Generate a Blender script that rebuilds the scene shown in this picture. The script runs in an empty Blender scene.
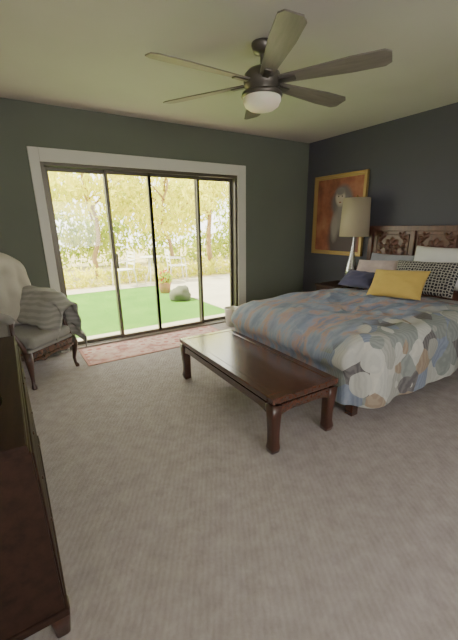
import bpy, bmesh, math, random
import numpy as np
from mathutils import Vector, Matrix, noise, Euler
random.seed(4)
S=bpy.context.scene
S.view_settings.view_transform='AgX'
try: S.view_settings.look='AgX - Medium Low Contrast'
except Exception:
    try: S.view_settings.look='AgX - Low Contrast'
    except Exception: pass
S.view_settings.exposure=0.68
col=S.collection

# ---------------- helpers ----------------
def srgb(r,g,b):
    f=lambda c:(c/255/12.92 if c/255<=.04045 else ((c/255+.055)/1.055)**2.4)
    return (f(r),f(g),f(b),1)
class M:
    def __init__(s,name,color=(.5,.5,.5,1),rough=.6,metal=0,spec=.5):
        s.m=bpy.data.materials.new(name);s.m.use_nodes=True
        s.n=s.m.node_tree.nodes;s.l=s.m.node_tree.links
        s.b=s.n['Principled BSDF'];s.out=s.n['Material Output']
        s.b.inputs['Base Color'].default_value=color
        s.b.inputs['Roughness'].default_value=rough
        s.b.inputs['Metallic'].default_value=metal
        s.b.inputs['Specular IOR Level'].default_value=spec
    def node(s,t,**k):
        n=s.n.new(t)
        for a,v in k.items():
            if a in n.inputs.keys(): n.inputs[a].default_value=v
            else: setattr(n,a,v)
        return n
    def coord(s,scale=(1,1,1),rot=(0,0,0),kind='Object'):
        t=s.node('ShaderNodeTexCoord');mp=s.node('ShaderNodeMapping')
        mp.inputs['Scale'].default_value=scale;mp.inputs['Rotation'].default_value=rot
        s.l.new(t.outputs[kind],mp.inputs['Vector']);return mp.outputs[0]
    def noise(s,vec,scale,detail=4,rough=.5):
        n=s.node('ShaderNodeTexNoise');n.inputs['Scale'].default_value=scale;n.inputs['Detail'].default_value=detail
        n.inputs['Roughness'].default_value=rough
        s.l.new(vec,n.inputs['Vector']);return n
    def ramp(s,fac,stops,interp='LINEAR'):
        r=s.node('ShaderNodeValToRGB');r.color_ramp.interpolation=interp
        e=r.color_ramp.elements
        while len(e)<len(stops): e.new(.5)
        for i,(p,c) in enumerate(stops): e[i].position=p;e[i].color=c
        s.l.new(fac,r.inputs[0]);return r.outputs[0]
    def mix(s,fac,a,b,mode='MIX'):
        n=s.node('ShaderNodeMix',data_type='RGBA',blend_type=mode)
        for i,v in ((0,fac),(6,a),(7,b)):
            if hasattr(v,'is_linked') : s.l.new(v,n.inputs[i])
            else: n.inputs[i].default_value=v
        return n.outputs[2]
    def color(s,o): s.l.new(o,s.b.inputs['Base Color'])
    def bump(s,h,strength=.3,dist=.01):
        b=s.node('ShaderNodeBump');b.inputs['Strength'].default_value=strength;b.inputs['Distance'].default_value=dist
        s.l.new(h,b.inputs['Height']);s.l.new(b.outputs[0],s.b.inputs['Normal'])
def paint(name,c,rough=.85,bs=180,b=.06,spec=.3,var=.06):
    m=M(name,c,rough,spec=spec);v=m.coord();n=m.noise(v,bs,3);n2=m.noise(v,1.5,3)
    m.color(m.ramp(n2.outputs[0],[(0.2,tuple(x*(1-var) for x in c[:3])+(1,)),(0.8,tuple(min(1,x*(1+var)) for x in c[:3])+(1,))]))
    m.bump(n.outputs[0],b,.003);return m.m
def wood(name,c1,c2,rough=.3,axis='Y',scale=8,coat=0.0,spec=.5):
    m=M(name,c1,rough,spec=spec)
    sc={'X':(.12,1,1),'Y':(1,.12,1),'Z':(1,1,.12)}[axis]
    v=m.coord(sc);n=m.noise(v,scale*4,6,.65)
    m.color(m.ramp(n.outputs[0],[(.3,c1),(.7,c2)]))
    m.bump(n.outputs[0],.08,.002)
    m.b.inputs['Coat Weight'].default_value=coat;m.b.inputs['Coat Roughness'].default_value=.15
    return m.m
def fabric(name,c,rough=.9,scale=350,var=.12,b=.25):
    m=M(name,c,rough,spec=.2);v=m.coord();n=m.noise(v,scale,2);n2=m.noise(v,9,3)
    c2=m.ramp(n2.outputs[0],[(.25,tuple(x*(1-var) for x in c[:3])+(1,)),(.75,tuple(min(1,x*(1+var)) for x in c[:3])+(1,))])
    m.color(c2);m.bump(n.outputs[0],b,.003);m.b.inputs['Sheen Weight'].default_value=.15
    return m.m
def empty(name,loc=(0,0,0),rot=(0,0,0)):
    e=bpy.data.objects.new(name,None);e.location=loc;e.rotation_euler=rot;col.objects.link(e);e.empty_display_size=.1;return e
def obj(name,me,mat=None,parent=None,smooth=False,loc=None,rot=None):
    o=bpy.data.objects.new(name,me);col.objects.link(o)
    if mat is not None:
        for mm in (mat if isinstance(mat,list) else [mat]): me.materials.append(mm)
    if smooth:
        for p in me.polygons:p.use_smooth=True
    if parent: o.parent=parent
    if loc is not None:o.location=loc
    if rot is not None:o.rotation_euler=rot
    return o
def bm_box(bm,lo,hi,mi=0):
    xs=[lo[0],hi[0]];ys=[lo[1],hi[1]];zs=[lo[2],hi[2]]
    v=[bm.verts.new((x,y,z)) for x in xs for y in ys for z in zs]
    for f in ((0,1,3,2),(4,6,7,5),(0,4,5,1),(2,3,7,6),(0,2,6,4),(1,5,7,3)):
        bm.faces.new([v[i] for i in f]).material_index=mi
def boxes(name,lst,mat,parent=None,bevel=0,seg=2,**k):
    bm=bmesh.new()
    for b in lst: bm_box(bm,b[0],b[1],b[2] if len(b)>2 else 0)
    bmesh.ops.recalc_face_normals(bm,faces=bm.faces)
    me=bpy.data.meshes.new(name);bm.to_mesh(me);bm.free()
    o=obj(name,me,mat,parent,**k)
    if bevel:
        m=o.modifiers.new('b','BEVEL');m.width=bevel;m.segments=seg;m.limit_method='ANGLE'
    return o
def lathe(name,prof,mat,parent=None,seg=40,loc=None,rot=None,smooth=True):
    bm=bmesh.new();rings=[]
    for r,z in prof:
        if r<1e-5: rings.append([bm.verts.new((0,0,z))])
        else: rings.append([bm.verts.new((r*math.cos(2*math.pi*i/seg),r*math.sin(2*math.pi*i/seg),z)) for i in range(seg)])
    for a,b in zip(rings,rings[1:]):
        for i in range(seg):
            j=(i+1)%seg
            if len(a)==1 and len(b)==1: continue
            if len(a)==1: bm.faces.new((a[0],b[i],b[j]))
            elif len(b)==1: bm.faces.new((a[i],a[j],b[0]))
            else: bm.faces.new((a[i],a[j],b[j],b[i]))
    bmesh.ops.recalc_face_normals(bm,faces=bm.faces)
    me=bpy.data.meshes.new(name);bm.to_mesh(me);bm.free()
    o=obj(name,me,mat,parent,smooth,loc,rot)
    return o
def sweep(name,pts,sizes,mat,parent=None,seg=12,square=0,sub=0,**k):
    bm=bmesh.new();rings=[]
    n=len(pts);pts=[Vector(p) for p in pts]
    for i,p in enumerate(pts):
        t=(pts[min(i+1,n-1)]-pts[max(i-1,0)]).normalized()
        ref=Vector((0,1,0)) if abs(t.y)<.9 else Vector((1,0,0))
        a=ref.cross(t).normalized();b=t.cross(a).normalized()
        s=sizes[i] if isinstance(sizes[i],tuple) else (sizes[i],sizes[i])
        ring=[]
        for j in range(seg):
            an=2*math.pi*(j+.5)/seg;c,d=math.cos(an),math.sin(an)
            if square:
                e=2/square;c=math.copysign(abs(c)**e,c);d=math.copysign(abs(d)**e,d)
            ring.append(bm.verts.new(p+a*c*s[0]+b*d*s[1]))
        rings.append(ring)
    for a,b in zip(rings,rings[1:]):
        for i in range(seg):
            j=(i+1)%seg;bm.faces.new((a[i],a[j],b[j],b[i]))
    bm.faces.new(rings[0][::-1]);bm.faces.new(rings[-1])
    bmesh.ops.recalc_face_normals(bm,faces=bm.faces)
    me=bpy.data.meshes.new(name);bm.to_mesh(me);bm.free()
    return obj(name,me,mat,parent,True,**k)
def gridmesh(name,nu,nv,fn,mat,parent=None,closed_u=False,thick=0,**k):
    bm=bmesh.new();V=[[bm.verts.new(fn(i/(nu if closed_u else nu-1),j/(nv-1))) for j in range(nv)] for i in range(nu)]
    for i in range(nu if closed_u else nu-1):
        for j in range(nv-1):
            a=(i+1)%nu;bm.faces.new((V[i][j],V[a][j],V[a][j+1],V[i][j+1]))
    bmesh.ops.recalc_face_normals(bm,faces=bm.faces)
    me=bpy.data.meshes.new(name);bm.to_mesh(me);bm.free()
    o=obj(name,me,mat,parent,True,**k)
    if thick:
        m=o.modifiers.new('s','SOLIDIFY');m.thickness=thick;m.offset=0
    return o
def pillow(name,w,h,t,mat,parent,loc,rot,seed=0):
    n=22;bm=bmesh.new();
    def P(u,v,s):
        a=(1-abs(u)**2.6);b=(1-abs(v)**2.6)
        z=t/2*(max(a,0)*max(b,0))**.45*s
        pin=1-.07*(1-abs(v)**2)*abs(u)**2
        pin2=1-.07*((1-abs(u)**2)*abs(v)**2)
        q=Vector((u*2.3+seed,v*2.3,s*1.3))
        z+=.018*noise.noise(q*1.7)*(max(a,0)*max(b,0))**.5
        return (u*w/2*pin,v*h/2*pin2,z)
    top={};bot={}
    for i in range(n+1):
        for j in range(n+1):
            u=math.sin((i/n-.5)*math.pi);v=math.sin((j/n-.5)*math.pi)
            top[i,j]=bm.verts.new(P(u,v,1))
            bot[i,j]=top[i,j] if i in(0,n) or j in(0,n) else bm.verts.new(P(u,v,-1))
    for i in range(n):
        for j in range(n):
            for d in(top,bot):
                q=[d[i,j],d[i+1,j],d[i+1,j+1],d[i,j+1]]
                if d is bot:q=q[::-1]
                try: bm.faces.new(q)
                except ValueError: pass
    me=bpy.data.meshes.new(name);bm.to_mesh(me);bm.free()
    return obj(name,me,mat,parent,True,loc,rot)

# ---------------- materials ----------------
m=M('carpet',srgb(170,160,155),.95,spec=.1)
v=m.coord()
n1=m.noise(v,420,2);n2=m.noise(v,11,5,.7);n3=m.noise(v,1.3,3)
w=m.node('ShaderNodeTexWave',wave_type='BANDS',bands_direction='DIAGONAL');w.inputs['Scale'].default_value=20;w.inputs['Distortion'].default_value=3;w.inputs['Detail'].default_value=2
m.l.new(m.coord((1,-.6,1)),w.inputs['Vector'])
base=m.ramp(n2.outputs[0],[(.32,srgb(148,137,134)),(.68,srgb(178,168,166))])
base=m.mix(.22,base,m.ramp(n1.outputs[0],[(.3,srgb(104,95,94)),(.7,srgb(213,206,205))]))
base=m.mix(.05,base,m.ramp(w.outputs[0],[(.2,srgb(110,100,98)),(.8,srgb(198,192,190))]))
m.color(base)
ad=m.node('ShaderNodeMath',operation='MULTIPLY_ADD');ad.inputs[1].default_value=.25
m.l.new(w.outputs[0],ad.inputs[0]);m.l.new(n1.outputs[0],ad.inputs[2])
ad2=m.node('ShaderNodeMath',operation='MULTIPLY_ADD');ad2.inputs[1].default_value=2.0
m.l.new(n2.outputs[0],ad2.inputs[0]);m.l.new(ad.outputs[0],ad2.inputs[2])
m.bump(ad2.outputs[0],.5,.008)
CARPET=m.m
WALLB=paint('wall_paint_slate_hazed',srgb(104,109,98),.8)  # slate paint with greenish lens-flare haze averaged into its colour
WALLR=paint('wall_paint_charcoal',srgb(76,76,85),.8)
WALLG=paint('wall_paint_light',srgb(178,175,168),.85)
CEIL=paint('ceiling_paint',srgb(194,189,182),.9,bs=90,b=.15)
TRIM=paint('trim_white_paint',srgb(214,212,202),.45,b=.01,var=.02)
BASE=paint('baseboard_paint',srgb(105,108,104),.5,b=.01,var=.02)
BRONZE=M('dark_bronze_aluminium',srgb(90,84,74),.4,.5).m
SILL=M('aluminium_sill',srgb(170,165,155),.4,.5).m
DARKWOOD=wood('rosewood_dark',srgb(54,31,24),srgb(86,52,39),.22,'Y',8,.7)
DARKWOODZ=wood('rosewood_dark_vertical',srgb(48,28,22),srgb(76,44,34),.3,'Z',8,.2)
DRESS=wood('dresser_walnut',srgb(36,24,19),srgb(54,35,27),.7,'Y',6,0,.15)
HEADW=wood('headboard_teak',srgb(62,36,29),srgb(102,62,48),.4,'Z',8)
BRASS=M('aged_brass',srgb(150,115,60),.35,1).m
g=M('window_glass');g.n.remove(g.b)
tr=g.node('ShaderNodeBsdfTransparent');gl=g.node('ShaderNodeBsdfGlossy');gl.inputs['Roughness'].default_value=.03
tr.inputs[0].default_value=(.97,.98,.95,1)
mx=g.node('ShaderNodeMixShader');mx.inputs[0].default_value=.04
g.l.new(tr.outputs[0],mx.inputs[1]);g.l.new(gl.outputs[0],mx.inputs[2]);g.l.new(mx.outputs[0],g.out.inputs[0])
GLASS=g.m

# ---------------- room shell ----------------
H=2.589;XW=-4.8;YF=-5.6
DL,DR,DT=-3.76,-1.34,2.06
boxes('floor',[((XW-.15,YF-.15,-.12),(.15,.15,0))],CARPET)
boxes('ceiling',[((XW-.15,YF-.15,H),(.15,.15,H+.12))],CEIL)
boxes('wall_back',[((XW-.15,0,0),(DL,.15,H)),((DR,0,0),(.15,.15,H)),((DL,0,DT),(DR,.15,H))],WALLB)
boxes('wall_right',[((0,YF,0),(.15,0,H))],WALLR)
boxes('wall_left',[((XW-.15,YF,0),(XW,0,H))],WALLG)
wx0,wx1,wz0,wz1=-4.2,-1.9,.85,2.1  # unseen window opening, added behind the camera to let in fill light
boxes('wall_front',[((XW-.15,YF-.15,0),(wx0,YF,H)),((wx1,YF-.15,0),(.15,YF,H)),((wx0,YF-.15,0),(wx1,YF,wz0)),((wx0,YF-.15,wz1),(wx1,YF,H))],WALLG)
e=empty('added_fill_window')
wm=(wx0+wx1)/2
boxes('frame',[((wx0,YF-.1,wz0),(wx0+.06,YF-.04,wz1)),((wx1-.06,YF-.1,wz0),(wx1,YF-.04,wz1)),((wm-.03,YF-.1,wz0+.06),(wm+.03,YF-.04,wz1-.06)),((wx0+.06,YF-.1,wz0),(wx1-.06,YF-.04,wz0+.06)),((wx0+.06,YF-.1,wz1-.06),(wx1-.06,YF-.04,wz1))],TRIM,e)
boxes('baseboard_back',[((DR+.14,-.014,0),(0,0,.09)),((XW,-.014,0),(DL-.13,0,.09))],BASE,bevel=.004)
boxes('baseboard_right',[((-.014,YF,0),(0,-.014,.09))],BASE,bevel=.004)
boxes('baseboard_left',[((XW,YF,0),(XW+.014,-.014,.09))],TRIM,bevel=.004)
boxes('trim_1',[((-3.855,-.022,0),(DL,0,2.19)),((DR,-.022,0),(-1.205,0,2.19)),((DL,-.022,DT),(DR,0,2.19))],TRIM,bevel=.006)
d=empty('door_1')
fr=[((DL,.0,0),(DL+.035,.14,DT)),((DR-.035,0,0),(DR,.14,DT)),((DL+.035,0,DT-.035),(DR-.035,.14,DT))]
boxes('jamb',fr,BRONZE,d,bevel=.003)
boxes('sill_track',[((DL,.0,0),(DR,.14,.025)),((DL,.03,.025),(DR,.036,.035)),((DL,.09,.025),(DR,.096,.035))],SILL,d)
xs=[-3.725,-3.105,-2.593,-1.933,-1.375]
pans=[]
gls=[]
for i in range(4):
    a,b=xs[i],xs[i+1];y0=.08 if i in(0,3) else .035
    a2=a-(.02 if i>0 else 0);b2=b+(.02 if i<3 else 0);s=.038
    pans+=[((a2,y0,.03),(a2+s,y0+.035,DT-.035)),((b2-s,y0,.03),(b2,y0+.035,DT-.035)),((a2+s,y0,.03),(b2-s,y0+.035,.07)),((a2+s,y0,DT-.075),(b2-s,y0+.035,DT-.035))]
    gls.append(((a2+s,y0+.015,.07),(b2-s,y0+.019,DT-.075)))
boxes('panel_frames',pans,BRONZE,d,bevel=.003)
boxes('glass',gls,GLASS,d)
boxes('handle',[((-2.635,.005,.95),(-2.61,.03,1.15)),((-3.09,.005,.92),(-3.07,.03,1.1))],BRONZE,d,bevel=.005)

# ---------------- outside ----------------
m=M('lawn_grass',srgb(120,170,60),.9,spec=.1);v=m.coord();n=m.noise(v,60,4);n2=m.noise(v,1.8,3)
c=m.mix(.5,m.ramp(n.outputs[0],[(.3,srgb(52,98,26)),(.7,srgb(98,142,48))]),m.ramp(n2.outputs[0],[(.3,srgb(58,104,30)),(.7,srgb(96,138,46))]))
m.color(c);m.bump(n.outputs[0],.6,.03);GRASS=m.m
STONE=paint('patio_stone',srgb(176,168,150),.85,bs=30,b=.3,var=.15)
BARK=paint('tree_bark',srgb(150,125,90),.9,bs=20,b=.5,var=.3)
m=M('lawn_soil',srgb(150,130,90),.95);v=m.coord();n=m.noise(v,3,5)
m.color(m.ramp(n.outputs[0],[(.35,srgb(130,130,80)),(.6,srgb(200,180,130))]));SOIL=m.m
def leafmat(name,c1,c2):
    m=M(name,c1,.6,spec=.2);v=m.coord();n=m.noise(v,2.5,3)
    cc=m.ramp(n.outputs[0],[(.3,c1),(.7,c2)]);m.color(cc)
    t=m.node('ShaderNodeBsdfTranslucent');m.l.new(cc,t.inputs[0])
    x=m.node('ShaderNodeMixShader');x.inputs[0].default_value=.55
    m.l.new(m.b.outputs[0],x.inputs[1]);m.l.new(t.outputs[0],x.inputs[2]);m.l.new(x.outputs[0],m.out.inputs[0]);return m.m
LEAF=leafmat('leaf_yellow_green',srgb(190,196,40),srgb(248,240,96))
LEAF2=leafmat('leaf_green',srgb(130,160,40),srgb(220,220,84))
boxes('ground',[((-16,.15,-.3),(12,22,-.12))],SOIL)
boxes('lawn',[((-9,.76,-.12),(-.95,4.4,-.09))],GRASS)
boxes('patio',[((-9,.15,-.12),(4,.75,-.08))],STONE)
boxes('garden_path',[((-.94,.76,-.12),(4,4.4,-.085))],STONE)
boxes('stone_terrace',[((-9,4.41,-.12),(8,5.0,-.085))],STONE)
boxes('added_sun_eave',[((-9,.16,2.45),(4,1.0,2.6))],TRIM)  # unseen overhang, added to keep direct sun off the room floor
def leaves(name,blobs,count,size,mat,parent=None):
    vs=[];fs=[]
    for k in range(count):
        c,r=random.choice(blobs)
        while True:
            p=Vector([random.uniform(-1,1) for _ in range(3)])
            if .25<p.length<1:break
        p=Vector(c)+Vector((p.x*r[0],p.y*r[1],p.z*r[2]))
        e=Euler([random.uniform(0,6.3) for _ in range(3)]).to_matrix();s=size*random.uniform(.6,1.4)
        b=len(vs)
        for q in ((-.5,0,0),(0,-.22,.05),(.55,0,0),(0,.22,.05)): vs.append(p+e@(Vector(q)*s))
        fs.append((b,b+1,b+2,b+3))
    me=bpy.data.meshes.new(name);me.from_pydata([tuple(x) for x in vs],[],fs)
    return obj(name,me,mat,parent)
def tree(x,y,h,r,mat,cnt,leaf=.2):
    t=empty('tree',(0,0,0))
    pts=[(x,y,-.12)];sz=[r]
    for k in range(1,7):
        pts.append((x+.15*math.sin(k*1.3+x),y+.12*math.cos(k*1.7),-.12+h*k/6));sz.append(r*(1-.1*k))
    sweep('trunk',pts,sz,BARK,t,10)
    for q in range(6):
        a=q*1.05+x;z0=h*(.45+.08*q)
        sweep('branch_%d'%q,[(x,y,z0),(x+.6*math.cos(a),y+.6*math.sin(a),z0+.5),(x+1.2*math.cos(a),y+1.2*math.sin(a),z0+.8)],[r*.4,r*.28,r*.12],BARK,t,8)
    bl=[((x+random.uniform(-1.3,1.3),y+random.uniform(-1,1),h*.75+random.uniform(-.9,1.2)),(.9,.8,.6)) for _ in range(12)]
    leaves('foliage',bl,cnt,leaf,mat,t)
tree(-1.9,6.9,3.6,.08,LEAF,2300)
tree(.3,6.6,3.2,.07,LEAF,2300)
tree(-4.2,8.2,4.2,.12,LEAF2,2300)
tree(2.6,7.8,4.0,.11,LEAF,2300)
bl=[((x+random.uniform(-.3,.3),10.6+random.uniform(-.4,.4),random.uniform(.2,2.8)),(.8,.6,.7)) for x in np.arange(-9,9,.5) for _ in range(3)]
leaves('hedge',bl,16000,.2,LEAF2)
bl=[((x,5.55+random.uniform(-.1,.2),.1),(.35,.3,.35)) for x in np.arange(-5,4,.55)]
leaves('flower_bed_shrubs',bl,3000,.13,LEAF)
def bo(i,j):
    a=2*math.pi*i;b=math.pi*(j-.5);p=Vector((math.cos(a)*math.cos(b),math.sin(a)*math.cos(b),math.sin(b)))
    k=1+.25*noise.noise(p*1.6);return (p.x*.23*k,p.y*.20*k,max(-.115,p.z*.19*k))
gridmesh('boulder',24,14,bo,paint('boulder_rock',srgb(84,86,70),.9,bs=20,b=.5,var=.25),closed_u=True,loc=(-1.25,2.3,.026))
WM=paint('white_garden_metal',srgb(225,222,212),.5,b=.02,var=.03)
gt=empty('garden_table',(-1.0,4.7,-.078))
lathe('table_top',[(0,.70),(.27,.70),(.28,.715),(.27,.73),(0,.73)],WM,gt)
for k in range(3):
    a=k*2.09
    sweep('leg_%d'%k,[(.05*math.cos(a),.05*math.sin(a),.7),(.08*math.cos(a),.08*math.sin(a),.35),(.24*math.cos(a),.24*math.sin(a),0)],[.018,.018,.014],WM,gt,8)
for cxx,ro in((-1.75,-1.4),(-.25,1.4)):
    gc=empty('garden_chair',(cxx,4.7,-.078),(0,0,ro))
    boxes('seat',[((-.21,-.21+.07*k,.43),(.21,-.16+.07*k,.45)) for k in range(6)],WM,gc,bevel=.004)
    for sx_ in(-.2,.2):
        sweep('back_leg',[(sx_,.26,0),(sx_,.21,.44),(sx_,.27,.9)],[.014,.014,.012],WM,gc,8)
        sweep('front_leg',[(sx_,-.22,0),(sx_,-.2,.44),(sx_,-.18,.64),(sx_,.23,.66)],[.014,.014,.013,.013],WM,gc,8)
    boxes('back_slats',[((-.2,.235,.55+.09*k),(.2,.25,.60+.09*k)) for k in range(4)],WM,gc,bevel=.004)
pp=empty('potted_flowers',(-1.2,3.3,-.088))
lathe('pot',[(0,0),(.11,0),(.15,.22),(.16,.25),(.14,.25),(.13,.21),(0,.21)],paint('terracotta',srgb(170,120,90),.8),pp)
leaves('leaves',[((0,0,.33),(.2,.2,.16))],260,.09,LEAF2,pp)
leaves('blossoms',[((0,0,.38),(.2,.2,.15))],90,.07,fabric('red_blossom',srgb(196,60,50)),pp)

# ---------------- area rug ----------------
m=M('rug_pattern',srgb(190,150,130),.95,spec=.1);v=m.coord()
vo=m.node('ShaderNodeTexVoronoi');vo.inputs['Scale'].default_value=9;m.l.new(v,vo.inputs['Vector'])
n=m.noise(v,14,3)
c=m.ramp(vo.outputs['Distance'],[(.0,srgb(176,92,86)),(.28,srgb(216,192,182)),(.55,srgb(204,168,160)),(.75,srgb(166,108,104))],'CONSTANT')
m.color(m.mix(.5,c,m.ramp(n.outputs[0],[(.35,srgb(210,190,180)),(.65,srgb(186,124,116))])));RUG=m.m
r_=empty('area_rug')
boxes('pile',[((-3.64,-.6,0),(-1.9,-.06,.008))],RUG,r_,bevel=.003)
boxes('border',[((-3.67,-.63,0),(-1.87,-.6,.007)),((-3.67,-.06,0),(-1.87,-.03,.007)),((-3.67,-.6,0),(-3.64,-.06,.007)),((-1.9,-.6,0),(-1.87,-.06,.007))],fabric('rug_border',srgb(186,136,126)),r_)

# ---------------- waste bin ----------------
lathe('waste_bin',[(0,.004),(.085,.004),(.09,0),(.115,.25),(.12,.255),(.115,.26),(.109,.25),(.085,.015),(0,.015)],paint('bin_white',srgb(225,220,212),.5,b=.01),loc=(-1.57,-.19,0))

# ---------------- ceiling fan ----------------
fx,fy,fz=-2.49,-2.05,2.36
fan=empty('ceiling_fan',(fx,fy,0))
FB=M('fan_bronze',srgb(98,92,86),.35,.6).m
FBL=wood('fan_blade_wood',srgb(98,91,84),srgb(124,116,108),.4,'X',6)
lathe('canopy',[(0,H),(.075,H),(.075,H-.02),(.06,H-.055),(.025,H-.065),(0,H-.065)],FB,fan)
lathe('downrod',[(.014,H-.06),(.014,fz+.07)],FB,fan,16)
lathe('motor_housing',[(0,fz+.1),(.03,fz+.1),(.05,fz+.085),(.1,fz+.07),(.125,fz+.045),(.13,fz),(.12,fz-.03),(.1,fz-.05),(.1,fz-.06),(.14,fz-.065),(.145,fz-.085),(.135,fz-.095),(0,fz-.095)],FB,fan)
gm=M('frosted_glass_bowl',srgb(236,228,206),.4);gm.b.inputs['Subsurface Weight'].default_value=.3
gm.b.inputs['Emission Color'].default_value=srgb(255,240,205);gm.b.inputs['Emission Strength'].default_value=.05
lathe('light_bowl',[(.132,fz-.09),(.134,fz-.115),(.12,fz-.145),(.09,fz-.165),(.045,fz-.177),(0,fz-.18)],gm.m,fan)
def blade(k):
    n=18;bm=bmesh.new();rows=[]
    for i in range(n+1):
        t=i/n;x=.13+t*.70
        hw=.042+.034*min(1,t*1.5)
        if t>.97: hw*=math.sqrt(max(.4,1-((t-.97)/.03)**2*.6))
        tw=-math.radians(12)
        row=[]
        for s,zz in ((-1,-.004),(1,-.004),(1,.004),(-1,.004)):
            y=s*hw;row.append(bm.verts.new((x,y*math.cos(tw),y*math.sin(tw)+zz)))
        rows.append(row)
    for a,b in zip(rows,rows[1:]):
        for i in range(4): bm.faces.new((a[i],a[(i+1)%4],b[(i+1)%4],b[i]))
    bm.faces.new(rows[0]);bm.faces.new(rows[-1][::-1])
    bmesh.ops.recalc_face_normals(bm,faces=bm.faces)
    me=bpy.data.meshes.new('blade');bm.to_mesh(me);bm.free()
    an=math.radians([1,-1,0,0,3,1.5][k]+60*k)
    obj('blade_%d'%(k+1),me,FBL,fan,False,(0,0,fz),(0,0,an))
    b=boxes('blade_arm_%d'%(k+1),[((.09,-.025,-.014),(.24,.025,-.003))],FB,fan,bevel=.005,loc=(0,0,fz),rot=(math.radians(-8),0,an))
for k in range(6): blade(k)

# ---------------- bench ----------------
bn=empty('coffee_bench',(-3.0,-2.86,0),(0,0,-.022))
BW,BL,BH=.565,1.42,.40
boxes('top',[((0,0,BH-.04),(BW,.06,BH)),((0,BL-.06,BH-.04),(BW,BL,BH)),((0,.06,BH-.04),(.06,BL-.06,BH)),((BW-.06,.06,BH-.04),(BW,BL-.06,BH)),((.06,.06,BH-.03),(BW-.06,BL-.06,BH-.003))],DARKWOOD,bn,bevel=.005)
boxes('waist',[((.03,.03,BH-.065),(BW-.03,BL-.03,BH-.035))],DARKWOOD,bn,bevel=.002)
def apron(name,L,loc,rot):
    n=30;bm=bmesh.new();T=[];B=[]
    for i in range(n+1):
        x=L*i/n;e=min(x,L-x)
        dz=.05+.035*max(0,1-(e/.16))**1.5
        if e<.03: dz=.085
        T.append((x,0));B.append((x,-dz))
    def add(y): return [bm.verts.new((a,y,b)) for a,b in T],[bm.verts.new((a,y,b)) for a,b in B]
    t0,b0=add(0);t1,b1=add(.02)
    for i in range(n):
        bm.faces.new((t0[i],t0[i+1],b0[i+1],b0[i]));bm.faces.new((t1[i],b1[i],b1[i+1],t1[i+1]));bm.faces.new((b0[i],b0[i+1],b1[i+1],b1[i]));bm.faces.new((t0[i],t1[i],t1[i+1],t0[i+1]))
    bmesh.ops.recalc_face_normals(bm,faces=bm.faces)
    me=bpy.data.meshes.new(name);bm.to_mesh(me);bm.free();obj(name,me,DARKWOOD,bn,False,loc,rot)
za=BH-.06
apron('apron_near',BW-.04,(.02,.012,za),(0,0,0));apron('apron_far',BW-.04,(.02,BL-.032,za),(0,0,0))
apron('apron_left',BL-.04,(.032,.02,za),(0,0,math.pi/2));apron('apron_right',BL-.04,(BW-.012,.02,za),(0,0,math.pi/2))
for i,(lx,ly,sx_,sy_) in enumerate(((.04,.04,1,1),(BW-.04,.04,-1,1),(.04,BL-.04,1,-1),(BW-.04,BL-.04,-1,-1))):
    pts=[(lx,ly,za+.0),(lx,ly,.25),(lx+sx_*.004,ly+sy_*.004,.14),(lx+sx_*.003,ly+sy_*.003,.07),(lx-sx_*.0,ly-sy_*.0,.035),(lx+sx_*.004,ly+sy_*.004,0)]
    sweep('leg_%d'%(i+1),pts,[.043,.037,.032,.032,.037,.032],DARKWOODZ,bn,16,square=6)

# ---------------- bed ----------------
bed=empty('bed')
BY0,BY1=-2.93,-1.42;BX=-2.28
boxes('bed_frame',[((BX,BY0+.03,.22),(-.1,BY1-.03,.32)),((BX+.08,BY0+.10,0),(BX+.15,BY0+.17,.22)),((BX+.08,BY1-.13,0),(BX+.15,BY1-.06,.22)),((-.3,BY0+.06,0),(-.23,BY0+.13,.22)),((-.3,BY1-.13,0),(-.23,BY1-.06,.22))],DARKWOOD,bed,bevel=.005)
SHEET=fabric('white_sheet',srgb(205,200,196),.9,var=.04)
boxes('mattress',[((BX+.02,BY0+.02,.32),(-.1,BY1-.02,.58))],SHEET,bed,bevel=.05,seg=4)
m=M('duvet_print',srgb(150,155,165),.85,spec=.2);v=m.coord()
nw=m.noise(v,5,2)
sc=m.node('ShaderNodeVectorMath',operation='SCALE');sc.inputs['Scale'].default_value=.08;m.l.new(nw.outputs['Color'],sc.inputs[0])
adv=m.node('ShaderNodeVectorMath',operation='ADD');m.l.new(m.coord((1,1.25,1),(0,0,.5)),adv.inputs[0]);m.l.new(sc.outputs[0],adv.inputs[1])
vo=m.node('ShaderNodeTexVoronoi');vo.inputs['Scale'].default_value=5.6;vo.inputs['Randomness'].default_value=.8;m.l.new(adv.outputs[0],vo.inputs['Vector'])
sep=m.node('ShaderNodeSeparateColor');m.l.new(vo.outputs['Color'],sep.inputs[0])
P1=[(0,srgb(182,182,176)),(.24,srgb(128,134,132)),(.38,srgb(192,190,182)),(.55,srgb(148,130,112)),(.64,srgb(122,132,152)),(.8,srgb(156,156,150)),(.93,srgb(96,92,94))]
pet=m.ramp(sep.outputs[0],P1,'CONSTANT')
vo2=m.node('ShaderNodeTexVoronoi');vo2.inputs['Scale'].default_value=4.4;vo2.inputs['Randomness'].default_value=.7;m.l.new(adv.outputs[0],vo2.inputs['Vector'])
sep2=m.node('ShaderNodeSeparateColor');m.l.new(vo2.outputs['Color'],sep2.inputs[0])
pet2=m.ramp(sep2.outputs[1],P1,'CONSTANT')
vw=m.node('ShaderNodeTexWave',wave_type='RINGS');vw.inputs['Scale'].default_value=14;vw.inputs['Distortion'].default_value=4;m.l.new(adv.outputs[0],vw.inputs['Vector'])
lt=m.node('ShaderNodeMath',operation='LESS_THAN');lt.inputs[1].default_value=.42;m.l.new(vo2.outputs['Distance'],lt.inputs[0])
pet=m.mix(lt.outputs[0],pet,pet2)
pet=m.mix(.09,pet,m.ramp(vw.outputs[0],[(.2,srgb(90,90,92)),(.8,srgb(214,212,204))]))
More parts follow.
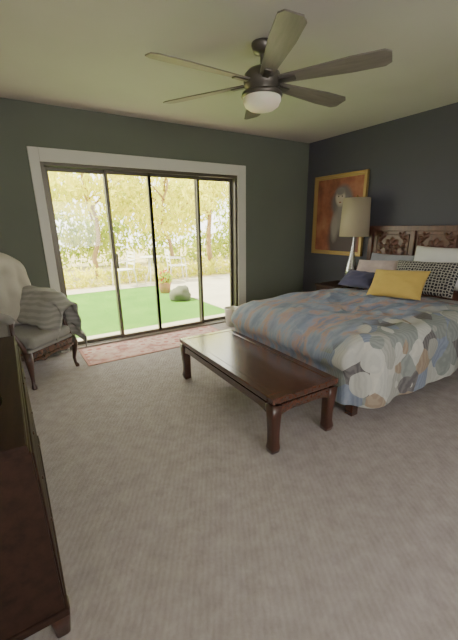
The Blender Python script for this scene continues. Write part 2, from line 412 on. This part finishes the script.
n=m.noise(m.coord((.8,2.5,1),(0,0,.6)),3.2,4,.6)
top=m.ramp(n.outputs[0],[(.35,srgb(122,133,160)),(.5,srgb(150,160,184)),(.585,srgb(184,152,142)),(.65,srgb(130,140,166))])
xyz=m.node('ShaderNodeSeparateXYZ');m.l.new(v,xyz.inputs[0])
nn=m.noise(v,4,2)
ma=m.node('ShaderNodeMath',operation='MULTIPLY_ADD');ma.inputs[1].default_value=.6;m.l.new(nn.outputs[0],ma.inputs[0]);m.l.new(xyz.outputs[1],ma.inputs[2])
mr=m.node('ShaderNodeMapRange');mr.inputs[1].default_value=-2.52;mr.inputs[2].default_value=-2.40;m.l.new(ma.outputs[0],mr.inputs[0])
m.color(m.mix(mr.outputs[0],pet,m.mix(.13,top,pet)))
fn_=m.noise(v,300,2);m.bump(fn_.outputs[0],.15,.002)
DUVET=m.m
def duvet():
    x0,x1=BX-.01,-.55;y0,y1=BY0-.02,BY1+.02;rad=.12
    cx,cy=(x0+x1)/2,(y0+y1)/2
    per=[]
    def seg(a,b,n): 
        for i in range(n): per.append((a[0]+(b[0]-a[0])*i/n,a[1]+(b[1]-a[1])*i/n))
    def arc(ox,oy,a0,n):
        for i in range(n):
            a=a0+math.pi/2*i/n;per.append((ox+rad*math.cos(a),oy+rad*math.sin(a)))
    seg((x1,y0+rad),(x1,y1-rad),40);arc(x1-rad,y1-rad,0,8);seg((x1-rad,y1),(x0+rad,y1),50);arc(x0+rad,y1-rad,math.pi/2,8)
    seg((x0,y1-rad),(x0,y0+rad),44);arc(x0+rad,y0+rad,math.pi,8);seg((x0+rad,y0),(x1-rad,y0),56);arc(x1-rad,y0+rad,1.5*math.pi,8)
    N=len(per);bm=bmesh.new()
    def puff(x,y):
        q=Vector((x,y,0))
        z=.035*noise.noise(q*2.2)+.03*noise.noise(Vector((x*3+y*4,y*2-x*1.5,3)))+.055*(.4-abs(noise.noise(Vector((x*3.5+y*5,y*5-x*3,8)))))
        return z
    rings=[]
    K=40
    for k in range(1,K+1):
        f=k/K
        ring=[]
        for (x,y) in per:
            X=cx+(x-cx)*f;Y=cy+(y-cy)*f
            ed=max(0,(f-.86)/.14)
            z=.65+puff(X,Y)*(1-.4*ed)-.035*ed**2
            ring.append(bm.verts.new((X,Y,z)))
        rings.append(ring)
    D=[.02,.05,.09,.13,.17,.21,.25,.32,.38,.43,.455]
    for di,dd in enumerate(D):
        ring=[]
        for i,(x,y) in enumerate(per):
            a=per[i-1];b=per[(i+1)%N];t=Vector((b[0]-a[0],b[1]-a[1])).normalized();nx,ny=t.y,-t.x
            head=min(1,max(0,(x1-.02-x)/.12))
            s=i*.033
            rip=math.sin(s*11+2*noise.noise(Vector((x*2,y*2,0))))*.6+noise.noise(Vector((x*5,y*5,dd*2)))*.8
            amp=.034*(dd/.45)**.8
            out=(.035*math.sin(min(1,dd/.12)*math.pi/2)+amp*rip)*head
            hem=.475+.03*noise.noise(Vector((x*2.5,y*2.5,5)))
            if y>BY1-.1: hem-=.08
            drop=dd/.455*hem
            z0=rings[K-1][i].co.z
            z=z0-drop*head-(1-head)*min(dd,.06)
            if x<BX+.1 and y>BY0+.06:
                if z>.43: out=.10*math.sin(min(1,dd/.13)*math.pi/2)
                else: out=.06
            elif x<BX+.1: out=min(out,.06)
            ring.append(bm.verts.new((x+nx*out,y+ny*out,z)))
        rings.append(ring)
    c=bm.verts.new((cx,cy,.65+puff(cx,cy)))
    for i in range(N): bm.faces.new((c,rings[0][i],rings[0][(i+1)%N]))
    for a,b in zip(rings,rings[1:]):
        for i in range(N):
            j=(i+1)%N;bm.faces.new((a[i],a[j],b[j],b[i]))
    bmesh.ops.recalc_face_normals(bm,faces=bm.faces)
    me=bpy.data.meshes.new('duvet');bm.to_mesh(me);bm.free()
    o=obj('duvet',me,DUVET,bed,True)
    s=o.modifiers.new('s','SOLIDIFY');s.thickness=.012;s.offset=0
    s=o.modifiers.new('ss','SUBSURF');s.levels=1;s.render_levels=1
duvet()
hb0,hb1=-3.02,-1.27;hz=1.37
lst=[((-.085,hb0,.0),(-.035,hb0+.06,hz)),((-.085,hb1-.06,.0),(-.035,hb1,hz)),((-.085,hb0+.06,hz-.06),(-.035,hb1-.06,hz)),((-.08,hb0+.06,.3),(-.035,hb1-.06,.66)),((-.055,hb0+.06,.66),(-.04,hb1-.06,hz-.06))]
pw=(hb1-hb0-.12)/3
cents=[]
for k in range(3):
    a=hb0+.06+pw*k;cents.append(a+pw/2)
    if k: lst.append(((-.085,a-.03,.66),(-.035,a+.03,hz-.06)))
    q=a+pw
    for (l,h) in (((-.068,a+.05,.70),(-.05,a+.065,hz-.1)),((-.068,q-.065,.70),(-.05,q-.05,hz-.1)),((-.068,a+.065,.70),(-.05,q-.065,.715)),((-.068,a+.065,hz-.115),(-.05,q-.065,hz-.1))): lst.append((l,h))
boxes('headboard_frame',lst,HEADW,bed,bevel=.004)
bm=bmesh.new()
def petal(cy,cz,ang,L,W,h=.014):
    n=8;rows=[]
    for i in range(n+1):
        t=i/n;w=W*math.sin(math.pi*(t*.85+.08))**.8
        row=[]
        for s in(-1,-.5,0,.5,1):
            ly=s*w/2;lx=t*L
            yy=cy+lx*math.cos(ang)-ly*math.sin(ang);zz=cz+lx*math.sin(ang)+ly*math.cos(ang)
            row.append(bm.verts.new((-.055-h*(1-s*s)*math.sin(math.pi*min(1,t+.1))-.002,yy,zz)))
        rows.append(row)
    for a,b in zip(rows,rows[1:]):
        for i in range(4): bm.faces.new((a[i],a[i+1],b[i+1],b[i]))
for cy in cents:
    cz=1.12
    for k in range(8): petal(cy,cz,k*math.pi/4,.12,.07,.03)
    for k in range(8): petal(cy,cz,k*math.pi/4+.39,.07,.045,.04)
    for sy in(-1,1):
        for sz in(-1,1):
            for k in range(4): petal(cy+sy*.13,cz+sz*.10,math.atan2(sz,sy)+(k-1.5)*.9,.09,.045,.025)
        for k in range(3): petal(cy+sy*.12,cz,(0 if sy>0 else math.pi)+(k-1)*.7,.08,.04,.025)
bmesh.ops.recalc_face_normals(bm,faces=bm.faces)
me=bpy.data.meshes.new('carving');bm.to_mesh(me);bm.free();obj('carving',me,HEADW,bed,True)
YEL=fabric('yellow_linen',srgb(198,168,90),.85,var=.06)
WHT=fabric('pillow_white',srgb(205,203,204),.9,var=.04)
PINK=fabric('pillow_mauve_print',srgb(176,158,158),.9,var=.2)
NAVY=fabric('pillow_navy',srgb(70,68,98),.9)
GREY=fabric('pillow_gray',srgb(140,142,150),.9)
m=M('pillow_black_white_weave',srgb(200,200,190),.9,spec=.2);v=m.coord((1,1,.0))
ck=m.node('ShaderNodeTexVoronoi');ck.feature='DISTANCE_TO_EDGE';ck.inputs['Scale'].default_value=34;ck.inputs['Randomness'].default_value=.35;m.l.new(v,ck.inputs['Vector'])
m.color(m.ramp(ck.outputs[0],[(0,srgb(160,156,150)),(.13,srgb(44,42,48))],'CONSTANT'));BW_=m.m
def stand(name,w,h,t,mat,x,y,z,lean,yaw=0,roll=0,seed=0):
    B=Matrix(((0,0,-1),(-1,0,0),(0,1,0)))
    R=Matrix.Rotation(yaw,3,'Z')@Matrix.Rotation(lean,3,'Y')@B@Matrix.Rotation(roll,3,'Z')
    return pillow(name,w,h,t,mat,None,(x,y,z),R.to_euler(),seed)
stand('white_pillow',.68,.46,.17,WHT,-.25,-2.34,.93,.3,0,0,1)
stand('gray_pillow',.62,.42,.15,GREY,-.24,-1.72,.84,.35,0,0,2)
stand('mauve_pillow',.60,.38,.13,PINK,-.44,-1.70,.81,.55,.1,.05,3)
stand('navy_pillow',.44,.26,.12,NAVY,-.66,-1.62,.76,.95,.1,0,4)
stand('woven_pillow',.70,.38,.15,BW_,-.50,-2.30,.84,.5,0,.04,5)
stand('yellow_pillow',.56,.33,.13,YEL,-.84,-2.22,.80,.65,.12,.06,6)

# ---------------- nightstand & lamp ----------------
ns=empty('nightstand')
boxes('body',[((-.52,-1.24,.12),(-.06,-.8,.56)),((-.54,-1.255,.56),(-.05,-.785,.59))],DRESS,ns,bevel=.006)
boxes('drawers',[((-.53,-1.22,.15),(-.52,-.82,.34)),((-.53,-1.22,.36),(-.52,-.82,.54))],DRESS,ns,bevel=.003)
boxes('legs',[((-.51,-1.23,0),(-.46,-1.18,.12)),((-.51,-.86,0),(-.46,-.81,.12)),((-.12,-1.23,0),(-.07,-1.18,.12)),((-.12,-.86,0),(-.07,-.81,.12))],DRESS,ns,bevel=.003)
lathe('knob_1',[(0,0),(.012,0),(.015,.015),(0,.02)],BRASS,ns,16,loc=(-.53,-1.02,.245),rot=(0,-math.pi/2,0))
lathe('knob_2',[(0,0),(.012,0),(.015,.015),(0,.02)],BRASS,ns,16,loc=(-.53,-1.02,.45),rot=(0,-math.pi/2,0))
lx,ly=-.25,-1.165
tl=empty('table_lamp',(lx,ly,.59))
SILV=M('mercury_glass_base',srgb(190,190,185),.18,.75).m
lathe('base',[(0,0),(.085,0),(.088,.015),(.07,.028),(.035,.04),(.045,.07),(.075,.13),(.082,.19),(.07,.27),(.045,.36),(.028,.44),(.018,.52),(.014,.56),(.008,.6),(.008,.66)],SILV,tl)
sm=M('lampshade_linen',srgb(190,178,154),.9,spec=.1);t_=sm.node('ShaderNodeBsdfTranslucent');t_.inputs[0].default_value=srgb(194,180,152)
x_=sm.node('ShaderNodeMixShader');x_.inputs[0].default_value=.3;sm.l.new(sm.b.outputs[0],x_.inputs[1]);sm.l.new(t_.outputs[0],x_.inputs[2]);sm.l.new(x_.outputs[0],sm.out.inputs[0])
lathe('shade',[(.188,.65),(.190,.65),(.17,1.13),(.168,1.13),(.186,.655)],sm.m,tl,48)
lathe('finial',[(.004,.66),(.004,1.13),(.012,1.14),(.012,1.155),(0,1.17)],BRASS,tl,16)
boxes('spider',[((-.169,-.003,1.115),(.169,.003,1.12)),((-.003,-.169,1.115),(.003,.169,1.12))],BRASS,tl)

# ---------------- painting ----------------
pt=empty('framed_painting')
GOLD=M('gold_frame',srgb(176,148,92),.45,.5).m
py0,py1,pz0,pz1=-1.135,-.2,.96,2.08
def frame_part(a,b,x0,x1):
    return [((x0,py0+a,pz0+a),(x1,py0+b,pz1-a)),((x0,py1-b,pz0+a),(x1,py1-a,pz1-a)),((x0,py0+b,pz0+a),(x1,py1-b,pz0+b)),((x0,py0+b,pz1-b),(x1,py1-b,pz1-a))]
boxes('frame_outer',frame_part(0,.03,-.05,0),GOLD,pt,bevel=.008)
boxes('frame_inner',frame_part(.03,.055,-.035,0),GOLD,pt,bevel=.006)
m=M('painting_canvas',srgb(170,80,40),.7);v=m.coord((1,1,1),kind='Generated')
n=m.noise(v,4,5,.6)
bg=m.ramp(n.outputs[0],[(.3,srgb(108,62,48)),(.5,srgb(146,86,64)),(.7,srgb(168,114,84))])
def blob(cy,cz,ry,rz,soft=.25,dist=.06):
    mp=m.node('ShaderNodeMapping');mp.inputs['Location'].default_value=(0,-(cy+dist/2)/ry,-(cz+dist/2)/rz);mp.inputs['Scale'].default_value=(0,1/ry,1/rz)
    ad=m.node('ShaderNodeVectorMath',operation='ADD');sc=m.node('ShaderNodeVectorMath',operation='SCALE');sc.inputs['Scale'].default_value=dist
    m.l.new(n.outputs['Color'],sc.inputs[0]);m.l.new(v,ad.inputs[0]);m.l.new(sc.outputs[0],ad.inputs[1]);m.l.new(ad.outputs[0],mp.inputs[0])
    l=m.node('ShaderNodeVectorMath',operation='LENGTH');m.l.new(mp.outputs[0],l.inputs[0])
    r=m.node('ShaderNodeMapRange');r.inputs[1].default_value=1;r.inputs[2].default_value=1-soft;m.l.new(l.outputs['Value'],r.inputs[0]);return r.outputs[0]
c=m.mix(blob(.36,.20,.36,.50),bg,srgb(80,68,68))
c=m.mix(blob(.42,.66,.25,.28),c,srgb(100,92,94))
c=m.mix(blob(.40,.50,.18,.32,.4),c,srgb(132,124,124))
c=m.mix(blob(.47,.74,.12,.14,.35),c,srgb(192,176,162))
c=m.mix(blob(.47,.82,.14,.07,.5),c,srgb(116,108,108))
for ex in(.43,.51): c=m.mix(blob(ex,.755,.018,.010,.3,0),c,srgb(50,40,40))
c=m.mix(blob(.47,.675,.03,.010,.3,0),c,srgb(130,70,65))
c=m.mix(blob(.56,.34,.10,.24,.5),c,srgb(146,136,132))
m.color(c)
boxes('canvas',[((-.02,py0+.05,pz0+.05),(-.008,py1-.05,pz1-.05))],m.m,pt)

# ---------------- dresser ----------------
dr=empty('dresser')
dx0,dx1,dy0,dy1,dz=-4.775,-4.24,-3.235,-2.0,.81
boxes('body',[((dx0,dy0,.11),(dx1,dy1,.775))],DRESS,dr,bevel=.004)
boxes('top',[((dx0,dy0-.015,.78),(dx1-.005,dy1+.015,.81)),((dx0,dy0-.005,.77),(dx1,dy1+.005,.78))],DRESS,dr,bevel=.006)
boxes('base_molding',[((dx0,dy0-.01,.10),(dx1+.012,dy1+.01,.13))],DRESS,dr,bevel=.004)
dl=[]
for z0,z1 in((.15,.34),(.36,.55),(.57,.75)):
    for a,b in((dy0+.03,(dy0+dy1)/2-.01),((dy0+dy1)/2+.01,dy1-.03)): dl.append(((dx1,a,z0),(dx1+.006,b,z1)))
boxes('drawer_fronts',dl,DRESS,dr,bevel=.002)
for i,b in enumerate(dl):
    y=(b[0][1]+b[1][1])/2;z=(b[0][2]+b[1][2])/2
    lathe('knob_%d'%i,[(0,0),(.006,0),(.009,.004),(0,.007)],DARKWOODZ,dr,14,loc=(dx1+.006,y,z),rot=(0,math.pi/2,0))
for i,(x,y) in enumerate(((dx1-.02,dy0+.03),(dx1-.02,dy1-.03),(dx0+.03,dy0+.03),(dx0+.03,dy1-.03))):
    sweep('foot_%d'%(i+1),[(x,y,.115),(x,y,.07),(x,y,0)],[.036,.032,.024],DARKWOODZ,dr,12,square=5)
lathe('candle_jar',[(0,0),(.032,0),(.036,.01),(.036,.07),(.03,.08),(0,.08)],M('dark_jar',srgb(40,34,34),.2).m,loc=(-4.34,-2.92,.81))
lathe('small_dish',[(0,.004),(.03,0),(.055,.02),(.058,.022),(.05,.018),(.03,.008),(0,.008)],M('dish_ceramic',srgb(215,212,205),.3).m,loc=(-4.37,-2.55,.811))

# ---------------- armchair ----------------
ch=empty('armchair',(-4.18,-.50,0),(0,0,.714))
UPH=fabric('armchair_upholstery',srgb(142,138,134),.9,var=.08)
w2=.31;de=.33
for i,(sx_,sy_) in enumerate(((-1,-1),(1,-1),(-1,1),(1,1))):
    x=sx_*(w2-.035);y=sy_*(de-.035)
    if sy_<0: pts=[(x,y,.34),(x+sx_*.012,y-.015,.27),(x+sx_*.008,y-.01,.2),(x-sx_*.004,y+.004,.1),(x,y,.045),(x+sx_*.008,y-.012,.015),(x+sx_*.008,y-.012,0)];sz=[.036,.034,.026,.017,.014,.022,.02]
    else: pts=[(x,y,.34),(x,y,.2),(x,y+.02,.1),(x,y+.035,0)];sz=[.028,.022,.018,.016]
    sweep('leg_%d'%(i+1),pts,sz,DARKWOODZ,ch,12)
boxes('seat_rail',[((-w2+.01,-de+.01,.27),(w2-.01,-de+.04,.34)),((-w2+.01,de-.04,.27),(w2-.01,de-.01,.34)),((-w2+.01,-de+.04,.27),(-w2+.04,de-.04,.34)),((w2-.04,-de+.04,.27),(w2-.01,de-.04,.34))],DARKWOOD,ch,bevel=.012)
def ap(i,j):
    x=(i-.5)*(2*w2-.08);return (x,-de+.005,.28-.05*j*(1-abs(math.cos(math.pi*i*2))*.6))
gridmesh('apron',30,4,ap,DARKWOOD,ch,thick=.018)
boxes('seat_deck',[((-w2+.03,-de+.02,.31),(w2-.03,de-.03,.37))],UPH,ch,bevel=.02,seg=3)
boxes('seat_cushion',[((-w2+.06,-de+.0,.365),(w2-.06,de-.13,.47))],UPH,ch,bevel=.04,seg=5)
def backf(i,j):
    a=(i)*2*math.pi
    z=.36+.76*j
    hw=(w2-.015)*(1-.10*j) if j<.75 else (w2-.015)*(1-.10*j)*math.sqrt(max(0.0,1-((j-.75)/.25)**2.2))
    th=.07 if j<.75 else .07*math.sqrt(max(0.02,1-((j-.75)/.25)**3))
    c,s=math.cos(a),math.sin(a)
    c=math.copysign(abs(c)**.5,c);s=math.copysign(abs(s)**.7,s)
    y=de-.07+.10*j
    return (hw*c,y+th*s,z)
gridmesh('back',40,24,backf,UPH,ch,closed_u=True)
for sx_ in(-1,1):
    pts=[(sx_*(w2-.04),de-.06,.70),(sx_*(w2-.03),.12,.69),(sx_*(w2-.015),-.05,.67),(sx_*(w2-.02),-.17,.65),(sx_*(w2-.02),-.215,.63)]
    sweep('arm_%s'%('l' if sx_<0 else 'r'),pts,[(.045,.05),(.045,.045),(.045,.04),(.042,.036),(.03,.025)],UPH,ch,16)
    sweep('arm_post_%s'%('l' if sx_<0 else 'r'),[(sx_*(w2-.02),-.19,.63),(sx_*(w2-.01),-.2,.52),(sx_*(w2-.03),-.25,.42),(sx_*(w2-.03),-.28,.33)],[.02,.018,.02,.026],DARKWOODZ,ch,10)
    boxes('side_panel_%s'%('l' if sx_<0 else 'r'),[((sx_*(w2-.035)-.02,-.16,.35),(sx_*(w2-.035)+.02,de-.08,.65))],UPH,ch,bevel=.015)
m=M('throw_stripes',srgb(170,166,158),.95,spec=.1);v=m.coord((1,1,1))
wv=m.node('ShaderNodeTexWave',bands_direction='Z');wv.inputs['Scale'].default_value=6;wv.inputs['Distortion'].default_value=4.5;m.l.new(v,wv.inputs['Vector'])
m.color(m.ramp(wv.outputs[0],[(.3,srgb(144,141,136)),(.7,srgb(160,157,151))]));THROW=m.m
def thr(i,j):
    y=-.33+.64*j
    top=.775+.05*j-.05*max(0,1-j*3)
    cx=w2-.035;wd=.105
    a=i
    if a<.5:
        t=a/.5;x=cx+wd+.05+.04*math.sin(j*17)*(1-t)-.05*t;z=.25+(top-.06-.25)*t
        z+=.03*math.sin(j*9)*(1-t)
    elif a<.8:
        t=(a-.5)/.3*math.pi;x=cx+wd*math.cos(t);z=top-.06+.07*math.sin(t)
    else:
        t=(a-.8)/.2;x=cx-wd-.13*t;z=top-.06-.23*t
    n_=noise.noise(Vector((i*6,j*6,0)))*.05
    z-=.08*max(0,1-j*6)
    return (x+n_,y,z+n_)
tw=gridmesh('throw_blanket',50,30,thr,THROW,ch,thick=.014)
def thb(i,j):
    x=(i-.5)*.62
    s=j
    yb=de-.07+.09
    if s<.45:
        t=s/.45;y=yb-.20+.05*t;z=.50+.57*t
    elif s<.6:
        t=(s-.45)/.15*math.pi;y=yb-.01-.14*math.cos(t);z=1.07+.12*math.sin(t)
    else:
        t=(s-.6)/.4;y=yb+.13;z=1.07-.45*t
    z-=.12*abs(2*x/.62)**3*.8
    n_=noise.noise(Vector((i*5,j*7,7)))*.07
    return (x,y+n_*.8,z+n_*.6)
gridmesh('throw_over_back',36,60,thb,fabric('throw_cream',srgb(190,184,170),.95,var=.06),ch,thick=.035)

# ---------------- light ----------------
W=bpy.data.worlds.new('World');S.world=W;W.use_nodes=True
bg=W.node_tree.nodes['Background'];bg.inputs[0].default_value=(1,.972,.905,1);bg.inputs[1].default_value=6.6
def sun(rot,en,c,ang=1):
    L=bpy.data.lights.new('sun','SUN');L.energy=en;L.color=c;L.angle=math.radians(ang)
    o=bpy.data.objects.new('sun',L);o.rotation_euler=rot;col.objects.link(o)
dv=Vector((.75,-.25,-.9));sun(dv.to_track_quat('-Z','Y').to_euler(),24,(1,.95,.66))

# ---------------- camera ----------------
yaw,pit,rol=.562,.297,-.016
F=Vector((math.sin(yaw)*math.cos(pit),math.cos(yaw)*math.cos(pit),-math.sin(pit)))
r0=Vector((math.cos(yaw),-math.sin(yaw),0));u0=r0.cross(F)
R=r0*math.cos(rol)+u0*math.sin(rol);U=-r0*math.sin(rol)+u0*math.cos(rol)
C=bpy.data.cameras.new('camera');co=bpy.data.objects.new('camera',C);col.objects.link(co)
co.matrix_world=Matrix.Translation((-4.202,-4.291,1.409))@Matrix((R,U,-F)).transposed().to_4x4()
C.sensor_fit='VERTICAL';C.sensor_height=24;C.lens=343.814/640*24
C.shift_x=-.679/640;C.shift_y=10.368/640;C.clip_start=.02
S.camera=co
